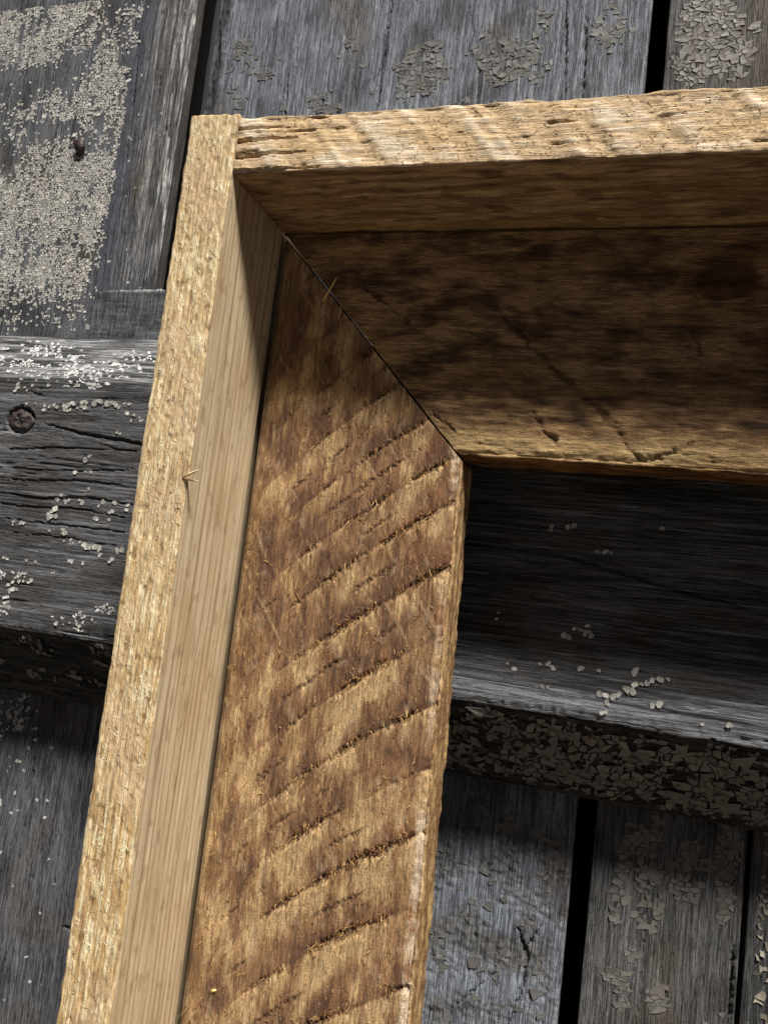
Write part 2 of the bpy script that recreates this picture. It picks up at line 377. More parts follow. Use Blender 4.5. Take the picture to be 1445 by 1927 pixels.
def bat_h(x, y):
    w = bat_warp(x, y) + 1.6 * fbm(x * .012, y * .03, 2, 2)
    f = .22 * vn(x * .012, w * .95, 5) + .22 * fbm(x * .02, w * .42, 6) + .45 * fbm(x * .02, y * .03, 8) + .08 * fbm(x * .15, w * 1.3, 4)
    rid = np.abs(fbm(x * .006, w * .17, 11, 2))
    f = f - .8 * (1 - sst(0, .045, rid)) * sst(-.15, .25, vn(x * .012, y * .05, 3))
    d = np.hypot((x - KN[0]) / 9.6, (y - KN[1]) / 8.2) + .12 * fbm(x * .3, y * .3, 9)
    f = f - 3.2 * (1 - sst(.86, 1.06, d))                     # socket of the loose knot
    for pts, hw, dep in BC:
        xs = [p[0] for p in pts]; ys = [p[1] for p in pts]
        m = (x > min(xs) - 6) & (x < max(xs) + 6) & (y > min(ys) - 6) & (y < max(ys) + 6)
        if m.any():
            dd, t = polydist(x[m], y[m], pts, .7, 3, .12)
            g = np.clip(1 - dd / (.75 * hw * (.5 + 1.1 * np.sin(np.pi * np.clip(t, .04, .96)))), 0, 1) ** .7
            f = f.copy(); f[m] = f[m] - dep * g
    return f.astype(np.float32)
BATP = [(-30, -147.2), (-30, -111.0), (-58, ZB), (-195, ZB), (-236, -135), (-238, -147.2)]
def bat_disp(A, B, l, F, s):
    h = np.zeros(A.shape, np.float32)
    m = (F == 1) | (F == 2); h[m] = bat_h(l[m], A[m].astype(float))
    m = F == 2
    h -= np.where(m, 2.2 * sst(-188, -196, A + 2.2 * fbm(l * .05, A * .05, 7)) * (.3 + np.abs(fbm(l * .09, A * .02, 8))), 0)
    m = F == 3
    hc = .8 * fbm(l * .06, A * .3, 9) + .35 * fbm(l * .3, A * .5, 10) - 1.4 * (1 - sst(0, .06, np.abs(fbm(l * .02, A * .13, 12, 2))))
    h = np.where(m, hc, h)
    return h + np.where(F == 4, .6 * fbm(l * .1, A * .2, 4), 0)
def bat_col(A, B, l, F, s, h):
    w = bat_warp(l, A)
    c = mix(S(92, 91, 91), S(58, 57, 56), sst(-.2, .45, fbm(l * .012, w * .12, 7, 3)))
    c = mix(c, S(132, 132, 134), .7 * sst(.08, .5, fbm(l * .015, w * .55, 9, 3)))
    c = mix(c, S(70, 60, 52), .5 * sst(.05, .4, fbm(l * .02, w * .06, 12, 2)))
    c = mix(c, S(172, 172, 172), .75 * sst(-64, -50, A) * sst(-.2, .3, fbm(l * .02, w * .4, 5, 2)))
    c = mix(c, S(150, 152, 156), .85 * sst(-178, -186, A) * sst(60, 90, l) * sst(-.35, .2, fbm(l * .01, A * .4, 6, 3)))  # sunlit strip below the frame's shadow, painted paler inside the opening
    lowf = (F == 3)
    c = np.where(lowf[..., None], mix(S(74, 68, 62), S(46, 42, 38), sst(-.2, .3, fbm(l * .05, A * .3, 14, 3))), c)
    return c
LB = lg((-420, -205, 8), (-205, -60, .55), (-60, 78, 2.0), (78, 232, .55), (232, 480, 8))
batten = sweep('batten', BATP, [6, .6, .6, .6, 2.0, 8], .9, LB, oy, bat_disp, bat_col, M_bat)
link(batten); place(batten, wall)
parent_world['batten'] = wall.location.copy()
batten['label'] = 'thick horizontal batten with bevelled edges, cracks and white paint flecks'

# ---------------------------------------------------------------- paint flakes
def flake_field(name, parent, to3n, hfun, dens, x0, x1, y0, y1, cw, ch, colour, spread, seed, lift=.28, tilt=.25, thick=.18, size=.82, mat=M_paint, pbig=.12):
    """cracked paint: brick-like cells with jittered corners; dens(x,y) in 0..1 keeps or drops a cell"""
    r = np.random.default_rng(seed)
    ni, nj = int((x1 - x0) / cw) + 2, int((y1 - y0) / ch) + 2
    m, jj = np.meshgrid(np.arange(2 * ni + 4), np.arange(nj + 1))
    gx = x0 + m * cw * .5 + r.normal(0, .20, m.shape) * cw; gy = y0 + jj * ch + r.normal(0, .28, m.shape) * ch
    wx, wy = fbm(gx * .035, gy * .035, seed % 7, 3), fbm(gx * .035, gy * .035, seed % 5 + 3, 3)
    gx = gx + 1.6 * cw * wx; gy = gy + 1.6 * ch * wy
    J, I = np.meshgrid(np.arange(nj), np.arange(ni), indexing='ij'); m0 = 2 * I + J % 2
    X = np.stack([gx[J, m0], gx[J, m0 + 1], gx[J, m0 + 2], gx[J + 1, m0 + 2], gx[J + 1, m0 + 1], gx[J + 1, m0]], -1).reshape(-1, 6)
    Y = np.stack([gy[J, m0], gy[J, m0 + 1], gy[J, m0 + 2], gy[J + 1, m0 + 2], gy[J + 1, m0 + 1], gy[J + 1, m0]], -1).reshape(-1, 6)
    cx, cy = X.mean(1), Y.mean(1)
    keep = (r.random(cx.size) < dens(cx, cy)) & (X.max(1) < x1) & (X.min(1) > x0) & (Y.max(1) < y1) & (Y.min(1) > y0)
    X, Y, cx, cy = X[keep], Y[keep], cx[keep], cy[keep]; n = len(cx); K = 6
    big = r.random((n, 1)) < pbig
    sk = size * (1 - np.abs(r.normal(0, .12, (n, 1))) + big * r.uniform(.15, .7, (n, 1))) * r.uniform(.86, 1.06, (n, K))
    X = cx[:, None] + (X - cx[:, None]) * sk; Y = cy[:, None] + (Y - cy[:, None]) * sk
    hz = hfun(cx, cy)[:, None]
    tx = r.normal(0, tilt, (n, 1)); ty = r.normal(0, tilt, (n, 1))
    curl = r.uniform(.0, .5, (n, K)) * lift
    Z = hz + lift * (r.uniform(.45, 1.2, (n, 1)) + .35 * big) + tx * (X - cx[:, None]) + ty * (Y - cy[:, None]) + curl
    Zc = (hz[:, 0] + lift * .8)
    top = to3n(X, Y, Z); bot = to3n(X, Y, Z - thick - lift); mid = to3n(cx, cy, Zc)
    V = np.concatenate([top.reshape(-1, 3), bot.reshape(-1, 3), mid])
    b = np.arange(n)[:, None] * K; k = np.arange(K)[None, :]; k2 = (k + 1) % K; nb = n * K
    tris = np.stack([b + k, b + k2, np.broadcast_to(2 * nb + np.arange(n)[:, None], (n, K))], -1).reshape(-1, 3)
    quads = np.stack([b + k, nb + b + k, nb + b + k2, b + k2], -1).reshape(-1, 4)
    loops = np.concatenate([tris.ravel(), quads.ravel()])
    starts = np.concatenate([np.arange(len(tris)) * 3, len(tris) * 3 + np.arange(len(quads)) * 4])
    cc = colour * (1 + spread * r.normal(0, 1, (n, 1))) * (1 + .012 * r.normal(0, 1, (n, 3)))
    col = np.concatenate([np.repeat(cc, K, 0), np.repeat(cc, K, 0), cc])
    me = raw_mesh(name, W3(V), loops, starts, col, V / 10.0, flat=np.arange(len(starts)))
    me.materials.append(mat)
    o = bpy.data.objects.new(name, me); link(o)
    o.parent = parent
    o['kind'] = 'stuff'
    return o
def blobs(lst, z):
    """list of (u, v, ru, rv, weight) in photo pixels -> density over the plane z"""
    L = []
    for u, v, ru, rv, w in lst:
        c = bp(u, v, z); e = bp(u + ru, v, z); g = bp(u, v + rv, z)
        L.append((c, max(2, np.hypot(*(e - c))), max(1.2, np.hypot(*(g - c))), w))
    def f(x, y):
        d = np.zeros(np.shape(x))
        for c, a, b, w in L:
            q = ((x - c[0]) / a) ** 2 + ((y - c[1]) / b) ** 2
            d = np.maximum(d, w * np.clip(1.6 - q * 1.1, 0, 1))
        return d
    return f
on_plank = lambda x, y, z: np.stack([x, y, z + ZP], -1)
d1 = blobs([(60, 30, 130, 70, .9), (150, 25, 60, 60, .6), (60, 85, 110, 40, .8), (250, 45, 45, 45, .6), (200, 120, 25, 70, .8), (190, 165, 55, 50, 1), (90, 200, 40, 35, .75), (130, 205, 90, 22, .8),
            (225, 215, 25, 60, .9), (215, 280, 40, 45, .9), (165, 235, 18, 30, .8), (115, 320, 90, 60, .9), (30, 265, 50, 75, .35), (40, 300, 30, 50, .3), (170, 320, 70, 45, 1), (70, 400, 140, 80, .98), (140, 380, 80, 70, 1),
            (60, 470, 140, 70, .95), (130, 470, 60, 80, .9), (60, 540, 130, 40, .6), (150, 560, 40, 60, .4), (40, 590, 90, 30, .4), (70, 1350, 80, 60, .35), (20, 1340, 60, 80, .3)], ZP)
def den1(x, y):
    d = d1(x, y); n = fbm(x * .045, y * .03, 3, 3); n2 = fbm(x * .2, y * .05, 8, 2)
    v = sst(-.38, .42, d - .52 + .9 * n + .9 * n2) * (.35 + .65 * d)
    return v * (x < -173 + 4 * n2) * .88 + .012 + .16 * sst(.15, .5, d)* (x < -173)
def edge_h(x, y): return plank_h(1, x, y)
fk1 = flake_field('paint_flakes', p_far, on_plank, edge_h, den1, -300, -135, -420, 215, 2.2, 1.6, S(168, 164, 155), .17, 11, lift=.11, tilt=.06, thick=.1, size=.9, pbig=.05)
fk1['label'] = 'pale beige crackled paint'
d2 = blobs([(790, 130, 55, 55, .9), (800, 95, 30, 20, .8), (950, 110, 70, 45, .9), (1000, 130, 40, 30, .6), (930, 50, 25, 40, .5), (620, 190, 45, 25, .75), (640, 90, 40, 25, .3), (450, 110, 25, 40, .6), (470, 160, 30, 40, .5),
            (1010, 40, 30, 30, .5), (1150, 40, 30, 60, .55), (1170, 90, 25, 50, .4), (500, 130, 20, 20, .4), (870, 190, 40, 15, .4), (1150, 150, 20, 30, .4)], ZP)
def den2(x, y):
    low = sst(-236, -262, y) * .45 * sst(-.1, .4, fbm(x * .06, y * .06, 4) + .4 * fbm(x * .3, y * .2, 6, 2)) * (x > 20)
    return .97 * sst(-.1, .12, d2(x, y) - .55 + .9 * fbm(x * .06, y * .05, 5, 3) + .3 * fbm(x * .25, y * .12, 8, 2)) * (d2(x, y) > .02) + .006 + low
def h2(x, y): return plank_h(2, x, y) - 5.0 * (1 - sst(-116, -106, x))
flake_field('paint_flakes', p_mid, on_plank, h2, den2, -112, 144, -400, 215, 3.6, 2.5, S(97, 95, 91), .10, 12, lift=.22, tilt=.07, size=.97)
d3 = blobs([(1330, 50, 70, 60, 1), (1310, 120, 60, 40, .9), (1380, 110, 40, 50, .7), (1420, 30, 30, 40, .5), (1170, 1650, 18, 100, .75), (1225, 1650, 30, 110, .8), (1290, 1640, 40, 70, .7), (1370, 1650, 35, 110, .7),
            (1200, 1590, 30, 60, .6), (1175, 1870, 14, 50, .7), (1150, 1830, 25, 20, .5), (1190, 1800, 14, 20, .6), (1235, 1880, 22, 30, .6), (1345, 1850, 15, 20, .4), (1350, 1905, 18, 12, .5)], ZP)
flake_field('paint_flakes', p_r, on_plank, lambda x, y: plank_h(3, x, y), lambda x, y: .97 * sst(-.1, .12, d3(x, y) - .5 + .7 * fbm(x * .09, y * .05, 6, 3)) * (d3(x, y) > .02) + .003, 157, 220, -400, 215, 3.6, 2.3, S(106, 102, 95), .10, 13, lift=.2, tilt=.07, size=.96)
d4 = blobs([(1430, 1700, 30, 120, .5), (1440, 1880, 20, 60, .3)], ZP)
flake_field('paint_flakes', p_e, on_plank, lambda x, y: plank_h(4, x, y), lambda x, y: d4(x, y) + .01, 226, 300, -400, 0, 3.0, 2.3, S(140, 132, 116), .12, 14)

# batten: single flakes large enough to pick apart, plus the fine flecks
def bat_pt(x, y, h=0):
    y = np.asarray(y, float)
    z = np.where(y > -58, ZB + (y + 58) * (-11 / 28.0), np.where(y < -195, ZB + (y + 195) * (35 / 41.0), ZB))
    return np.stack([x, y, z + h], -1)
def on_bat(x, y, z):
    return bat_pt(x, y, z)
def hb(x, y): return bat_h(np.asarray(x, float), np.asarray(y, float)) * (y > -195)
d5 = blobs([(60, 632, 60, 6, .5), (200, 630, 80, 5, .45), (70, 648, 110, 8, .8), (60, 662, 130, 7, .95), (180, 668, 110, 9, .8), (120, 678, 150, 8, .95), (60, 690, 110, 12, 1), (200, 700, 110, 9, .9), (110, 706, 90, 6, .6), (150, 722, 70, 8, .7),
            (250, 660, 60, 8, .7), (20, 715, 30, 8, .5), (120, 1185, 60, 8, .6), (150, 1165, 50, 10, .5), (20, 1090, 40, 18, .8), (8, 1140, 18, 20, .7), (200, 1145, 22, 10, .6)], ZB)
flake_field('paint_flakes', batten, on_bat, hb, lambda x, y: .85 * d5(x, y) * sst(-.25, .3, fbm(x * .03, y * .35, 4, 3) + .05) + .002 * (x < 0), -210, 230, -194, -32, 2.6, 1.45, S(188, 187, 183), .2, 15, lift=.11, tilt=.09, size=.86, pbig=.05)
d6 = lambda x, y: .93 * sst(-.55, -.1, fbm(x * .05, y * .08, 4, 3) + .003 * (x - 60)) * (x > 78) + .5 * sst(-.1, .3, fbm(x * .05, y * .1, 4, 2)) * (x < 0) * (y > -225)
low_h = lambda x, y: .8 * fbm(x * .06, y * .3, 9) + .25
flake_field('paint_flakes', batten, on_bat, low_h, lambda x, y: .72 * d6(x, y), -205, 232, -233, -198.5, 4.8, 3.1, S(122, 117, 109), .16, 16, lift=.5, tilt=.2, thick=.25, size=.93)
flake_field('paint_flakes', batten, on_bat, low_h, lambda x, y: .45 * d6(x, y), -205, 232, -235, -196.5, 2.6, 2.0, S(112, 107, 100), .18, 17, lift=.4, tilt=.28, thick=.2, size=.9)

FV = []
for k in range(8):                            # eight flake shapes, shared by the single flakes
    r = np.random.default_rng(90 + k); K = int(r.integers(5, 8))
    an = (np.arange(K) + r.uniform(-.3, .3, K)) / K * 2 * np.pi; rd = r.uniform(.38, .6, K)
    T = np.stack([np.cos(an) * rd, -r.uniform(.05, .16, K), np.sin(an) * rd], -1)     # -y is outwards
    Bm = T * [.94, 0, .94] + [0, .10, 0]
    V = np.concatenate([T, Bm, [[0, -.06, 0]]])
    loops = []; starts = []
    for i in range(K):
        j = (i + 1) % K
        starts.append(len(loops)); loops += [i, j, 2 * K]
        starts.append(len(loops)); loops += [i, K + i, K + j, j]
    base = S(184, 180, 170) * r.uniform(.62, 1.08)
    me = raw_mesh('paint_flake', V, loops, starts, np.tile(base, (len(V), 1)), V * 3, flat=np.arange(len(starts)))
    me.materials.append(M_paint); FV.append(me)
rf = random.Random(5)
def flake(u, v, size, asp=1.0):
    c = bp(u, v, ZB); x, y = float(c[0]), float(c[1])
    hz = float(hb(np.array([x]), np.array([y]))[0])
    o = bpy.data.objects.new('paint_flake', FV[rf.randrange(8)]); link(o)
    o.parent = batten
    p = bat_pt(np.array(x), np.array(y), hz + .25); o.location = W3(p).tolist()
    s = .88 * size / 1000; o.scale = (s * rf.uniform(.85, 1.2) * asp, s * .9, s * rf.uniform(.75, 1.1))
    o.rotation_euler = (rf.uniform(-.14, .14), rf.uniform(-.5, .5), rf.uniform(-.12, .12))
    return o
def cluster(u, v, n, su, sv, size=2.6):
    for _ in range(n): flake(u + rf.gauss(0, su), v + rf.gauss(0, sv), size * rf.uniform(.7, 1.25))
for a in [(60, 728, 9, 22, 5), (110, 722, 6, 30, 4), (90, 768, 5, 30, 3), (115, 766, 6, 12, 4, 3.2), (150, 762, 7, 14, 5, 3.2), (180, 760, 7, 14, 5, 3.2), (205, 757, 6, 16, 5, 3), (240, 762, 4, 14, 4), (262, 790, 4, 8, 3), (50, 760, 4, 12, 3),
          (245, 778, 2, 5, 3), (225, 818, 2, 12, 2), (165, 865, 3, 6, 5), (160, 886, 5, 8, 4, 2.8), (162, 918, 1, 2, 2), (120, 940, 6, 9, 4, 3), (157, 942, 3, 3, 4, 3), (187, 950, 2, 4, 4, 3), (100, 965, 6, 10, 5, 3.4), (210, 958, 3, 3, 6, 2.8),
          (240, 955, 2, 4, 3, 3), (183, 974, 2, 4, 3, 3.2), (203, 978, 1, 2, 2), (40, 985, 4, 8, 3), (90, 1000, 1, 3, 3), (118, 1002, 5, 10, 5, 3), (135, 1020, 4, 12, 3), (168, 1026, 4, 9, 4, 3), (190, 1029, 6, 16, 3, 2.8), (224, 1036, 5, 6, 5, 3.2),
          (45, 1055, 2, 10, 3), (12, 1052, 2, 5, 3), (190, 1045, 1, 2, 2), (210, 1058, 1, 2, 2), (158, 1058, 1, 2, 2), (28, 1092, 9, 12, 9, 2.8), (20, 1112, 3, 8, 4, 2.8), (8, 1140, 5, 5, 8, 2.6), (200, 1142, 5, 9, 5, 2.4), (130, 1172, 6, 12, 5, 2.2),
          (160, 1160, 6, 12, 4, 2.2),
          (1105, 1190, 6, 9, 5, 3.2), (1068, 1198, 2, 5, 2, 3), (1090, 1182, 3, 8, 3, 2.4), (1070, 995, 2, 4, 3, 2.6), (1032, 994, 2, 6, 2, 2.2), (1245, 994, 1, 2, 2, 2.6), (1140, 1040, 4, 14, 2, 2), (935, 1162, 2, 10, 3, 2.4),
          (1150, 1312, 9, 18, 8, 3.6), (1185, 1302, 3, 6, 5, 3.4), (1205, 1290, 3, 5, 5, 3.2), (1232, 1330, 2, 5, 3, 3.6), (1200, 1275, 3, 8, 8, 2.6), (1250, 1280, 4, 18, 3, 2.6), (1045, 1255, 4, 16, 6, 2.4), (1100, 1262, 3, 20, 4, 2.4),
          (1025, 1290, 2, 5, 3, 2.6), (1140, 1340, 2, 5, 2, 2.6), (1320, 1360, 1, 2, 2, 2.4), (1370, 1368, 2, 4, 2, 2.8), (960, 1250, 2, 10, 4, 2.2)]:
    cluster(*a)

# loose knot in the batten
def lump(name, parent, c, rx, rz, ry, colour, mat, seed, spike=.25, n=26):
    """dome with an uneven outline: c in frame mm, rx/rz half sizes in the wall plane, ry height"""
    th = np.linspace(0, np.pi / 2, 12)[:, None]; ph = np.linspace(0, 2 * np.pi, n, endpoint=False)[None, :]
    k = 1 + spike * fbm(np.cos(ph) * 2 + 5 + 0 * th, np.sin(ph) * 2 + 5 + th, seed, 3)
    x = np.cos(ph) * np.sin(th) * k * rx; y = np.sin(ph) * np.sin(th) * k * rz
    z = np.cos(th) ** .6 * ry * (1 + .5 * fbm(x * .35, y * .35, seed + 2, 3)) + .25 * ry * fbm(x * .8, y * .8, seed + 4, 2)
    P = np.stack([c[0] + x, c[1] + y, c[2] + z], -1).reshape(-1, 3)
    m = 12; i = np.arange(m - 1)[:, None]; j = np.arange(n)[None, :]; j2 = (j + 1) % n
    q = np.stack([i * n + j, (i + 1) * n + j, (i + 1) * n + j2, i * n + j2], -1).reshape(-1, 4)
    cc = mix(colour[0], colour[1], sst(-.3, .3, fbm(P[:, 0] * .4, P[:, 1] * .4, seed + 6, 3)))
    me = raw_mesh(name, W3(P), q.ravel(), np.arange(len(q)) * 4, cc, P / 10)
    me.materials.append(mat); o = bpy.data.objects.new(name, me); link(o)
    o.parent = parent; return o
kn = lump('knot', batten, (KN[0] - .6, KN[1] + .3, ZB - 3.2), 8.8, 6.6, 3.0, (S(38, 34, 33), S(72, 60, 53)), M_rust, 9, .35)
kn['label'] = 'dark cracked loose knot in the batten'
# rusty nail stub in the crackled plank
nc = bp(155, 276, ZP)
def tube(name, parent, pts, rad, colour, mat, seg=10, cap=True, seed=1, rough=.12):
    pts = [np.array(p, float) for p in pts]; V = []; r = np.random.default_rng(seed)
    up = np.array([0.3, .2, 1.0])
    for i, p in enumerate(pts):
        d = pts[min(i + 1, len(pts) - 1)] - pts[max(i - 1, 0)]; d /= np.linalg.norm(d)
        a = np.cross(d, up); a /= np.linalg.norm(a) + 1e-9; b = np.cross(d, a)
        for k in range(seg):
            t = 2 * np.pi * k / seg; V.append(p + (a * np.cos(t) + b * np.sin(t)) * rad[i] * (1 + rough * r.normal()))
    V = np.array(V); n = len(pts); loops = []; starts = []
    for i in range(n - 1):
        for k in range(seg):
            k2 = (k + 1) % seg; starts.append(len(loops)); loops += [i * seg + k, i * seg + k2, (i + 1) * seg + k2, (i + 1) * seg + k]
    starts.append(len(loops)); loops += list(range(seg))[::-1]
    starts.append(len(loops)); loops += [(n - 1) * seg + k for k in range(seg)]
    me = raw_mesh(name, W3(V), loops, starts, np.tile(colour, (len(V), 1)), V / 10)
    me.materials.append(mat); o = bpy.data.objects.new(name, me); link(o); o.parent = parent
    return o
nail = tube('nail', p_far, [(nc[0], nc[1], ZP - 4), (nc[0], nc[1] - .2, ZP + 1.2), (nc[0] + .3, nc[1] - .8, ZP + 2.4), (nc[0] + .4, nc[1] - 1.0, ZP + 2.8), (nc[0] + .5, nc[1] - 1.2, ZP + 4.4)], [2.2, 2.4, 2.8, 4.8, 3.4], S(52, 36, 28), M_rust, 12, seed=4, rough=.2)
nail['label'] = 'rusty nail head standing out of the plank'

# ================================================================= the frame
frame = empty('wooden_frame', W3((XR / 2, YB, -98)).tolist()); parent_world['wooden_frame'] = frame.location.copy()
frame['label'] = 'rustic shadow-box frame of pale rough-sawn pine rim and brown mitred face boards'
frame['category'] = 'frame'
FP = Matrix.Translation(-frame.location)
def fplace(o): link(o); o.parent = frame; o.matrix_parent_inverse = FP; return o
PINE, CREAM, BROWN = S(208, 180, 134), S(246, 230, 190), S(160, 126, 86)

# --- left rim board: rough front edge, planed inner face with growth rings
def lr_front(x, y):
    u = .55 * x - .83 * y; v = .83 * x + .55 * y               # torn fibres run down to the right
    up = sst(-170, -40, y)
    tear = fbm(u * .10, v * .42, 3, 3)
    low = fbm(x * .6, y * .055, 6, 3)
    return tear * (.25 + .6 * up) + low * (1 - .45 * up)
def lr_disp(A, B, l, F, s):
    h = np.zeros(A.shape, np.float32)
    f = lr_front(A, l)
    hf = .16 * np.maximum(f, -.3) + .10 * fbm(A * .5, l * .3, 8, 3) + .25 * fbm(A * .08, l * .03, 9) + .20 * fbm(A * 1.1, l * .08, 11, 2) + .14 * fbm((.55 * A - .83 * l) * .2, (.83 * A + .55 * l) * .9, 17, 2)
    pit = sst(.32, .5, fbm(A * .35, l * .22, 13, 2)); hf = hf - .25 * pit
    h = np.where(F == 0, hf, h)
    ring = fbm(B * .42 + .5 * fbm(B * .02, l * .004, 2), l * .004, 4, 1)
    hi = .10 * ring + .06 * fbm(B * .6, l * .05, 5) + .35 * fbm(B * .03, l * .008, 6)
    h = np.where(F == 1, hi, h)
    h = np.where(F == 5, .35 * fbm(B * .2, l * .1, 7) + .25 * fbm(B * .05, l * .2, 3), h)
    # nicks along the front arris
    e = np.exp(-((A + 0.0) / 1.3) ** 2) * (F == 0)
    return h - e * np.maximum(0, fbm(A * 0, l * .12, 15, 3)) * 1.3
def lr_col(A, B, l, F, s, h):
    f = lr_front(A, l)
    dn = sst(-80, -260, l)
    c = mix(PINE, S(202, 168, 116), dn)
    c = mix(c, CREAM, .85 * sst(.05, .4, f + .35 * fbm((.55 * A - .83 * l) * .2, (.83 * A + .55 * l) * .9, 17, 2))); c = mix(c, BROWN, .7 * sst(.0, .45, fbm(A * .8, l * .05, 12, 3))); c = mix(c, CREAM, .55 * sst(.1, .5, fbm(A * 1.0, l * .06, 19, 2)))
    c = mix(c, S(132, 98, 62), .45 * sst(.28, .5, fbm(A * .35, l * .22, 13, 2)))
    c = mix(c, S(205, 175, 140), .5 * sst(.1, .4, fbm(A * .04, l * .03, 5)))
    w = B * .27 + .75 * fbm(B * .10, l * .0015, 2, 2) + .6 * fbm(B * .015, l * .004, 5, 2) + .05 * vn(B * .1, l * .03, 7)
    rg = np.abs((w % 1.0) - .5) * 2
    ci = mix(S(208, 187, 152), S(148, 120, 86), sst(.55, 1.0, rg) * (.75 + .35 * vn(B * .4, l * .008, 9)))
    ci = mix(ci, S(206, 186, 152), .5 * sst(-.1, .4, fbm(B * .06, l * .01, 10)))
    ci = mix(ci, S(150, 124, 88), .45 * sst(.05, .5, fbm(B * .5, l * .02, 14, 3)))
    ci = mix(ci, S(176, 146, 104), .5 * sst(.0, .5, fbm(B * .05, l * .02, 16, 3))); ci = mix(ci, S(128, 98, 64), .35 * sst(.25, .5, fbm(B * .2, l * .1, 18, 3)))
    return np.where((F == 0)[..., None], c, ci)
LV = lg((24.0, -365, .55), (-365, YB - TT, 4))
lr = sweep('rim_board', [(-TL, 0), (0, 0), (0, -49.2), (-5, -49.2), (-5, -98.5), (-TL, -98.5)], [.45, .5, 2, 4, 8, 2.0], .7, LV, ox, lr_disp, lr_col, M_raw,
           lo=lambda a: 24.0 + .7 * fbm(a * .2, a * 0 + 3, 5, 2), hi=lambda a: YB - TT + 0 * a, mat2=(1, M_plane))
fplace(lr); lr['label'] = 'upright rim board with fuzzy sawn front edge and planed inner side'

# --- top rim board
NT = [((-2, 12.6), (26, 12.9), .9, 4.0), ((-2, 6.4), (30, 7.3), 1.1, 4.5), ((-2, 17.6), (25, 17.2), .6, 3.0), ((20, 0.6), (36, 1.0), .9, 2.2)]
def tr_f(x, y):
    return fbm(x * .035, y * .55, 7, 3) + .5 * fbm(x * .12, y * .3, 9, 2)
def tr_disp(A, B, l, F, s):
    f = tr_f(l, A)
    sl = fbm((l + .8 * A) * .11, (A - .8 * l) * .02, 6, 2)
    hf = .13 * f + .28 * fbm(l * .16, A * .3, 11, 3) + .7 * fbm(l * .03, A * .06, 4) + .75 * sl
    for (x0, y0), (x1, y1), w, dep in NT:
        t = np.clip((l - x0) / (x1 - x0), 0, 1); yy = y0 + (y1 - y0) * t + .5 * fbm(l * .2, 0 * l, 5, 2)
        hf = hf - dep * np.clip(1 - np.abs(A - yy) / (w * (1.1 - t)), 0, 1) ** .6 * (l < x1) * (1 - .5 * t)
    hf = hf - .7 * sst(.52, .72, fbm(l * .045, A * .42, 14, 2)) - .12 * sst(.18, .4, fbm(l * .07, A * .9, 2, 2))
    hu = .9 * fbm(l * .05, B * .22, 8, 3) + .4 * fbm(l * .14, B * .5, 10, 2) - .5 * (1 - sst(0, .06, np.abs(fbm(l * .02, B * .25, 12, 2))))
    ht = 1.6 * fbm(l * .035, B * .08, 3, 3) + .35 * fbm(l * .2, B * .2, 6, 2)
    fr = (F == FRONT_T); un = (F == UNDER_T)
    return np.where(fr, hf, np.where(un, hu, np.where(F == TOP_T, ht, 0)))
def tr_col(A, B, l, F, s, h):
    f = tr_f(l, A)
    sl = fbm((l + .8 * A) * .11, (A - .8 * l) * .02, 6, 2)
    c = mix(S(206, 178, 140), S(236, 218, 190), .8 * sst(.0, .4, .5 * f + .7 * sl)); c = mix(c, S(172, 138, 100), 0.3 * sst(.1, .6, -f))
    c = mix(c, S(208, 176, 128), .6 * sst(.05, .4, fbm(l * .02, A * .1, 13, 2)))
    c = mix(c, S(140, 98, 64), .5 * sst(.52, .72, fbm(l * .045, A * .42, 14, 2)))
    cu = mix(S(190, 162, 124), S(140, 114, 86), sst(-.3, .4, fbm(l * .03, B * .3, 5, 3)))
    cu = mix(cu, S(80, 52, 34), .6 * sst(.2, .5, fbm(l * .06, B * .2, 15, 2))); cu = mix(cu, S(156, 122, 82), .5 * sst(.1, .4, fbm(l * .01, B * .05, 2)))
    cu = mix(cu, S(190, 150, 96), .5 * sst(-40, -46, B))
    return np.where((F == UNDER_T)[..., None], cu, c)
LT = lg((.5, 228, .5), (228, XR, 4))
FRONT_T, TOP_T, UNDER_T = 1, 0, 2       # edges in order: top face, front edge, underside, back
tr = sweep('rim_board', [(TT, -98.5), (TT, 0), (0, 0), (0, -98.5)], [1.2, .42, .55, 8], .8, LT, oy, tr_disp, tr_col, M_raw)
fplace(tr); tr['label'] = 'top rim board with torn splintery front edge'

# --- left face board with saw marks
GY = np.array([-420, -395, -370, -346, -322, -297.5, -268, -241.4, -217.5, -193.3, -167, -140.3, -114.5, -95.5, -72, -48, -24, 0, 25, 50.])
GI = np.arange(len(GY), 0, -1).astype(float)
def saw(x, y):
    e = 88 - x
    ye = y + .64 * e + .0024 * e * e + .8 * fbm(x * .04, y * .04, 4, 2) + .6 * fbm(x * .25, y * .25, 6, 2)
    ph = np.interp(ye, GY, GI)                                # integer on a groove, growing downwards
    fr = ph - np.floor(ph)
    d = np.minimum(fr, 1 - fr) * 25.0 * .8                   # mm from the groove, across
    return fr, d, np.round(ph)
def fb_amp(x, y, k):
    a = sst(-.45, .3, vn(x * .05, k * 3.7 + .4, 9) + .3) * sst(16, 50, x) * (.45 + .75 * sst(-.4, .4, vn(x * .16, k * 5.3 + .2, 10)))
    return a * (.6 + .4 * sst(-60, -130, y))
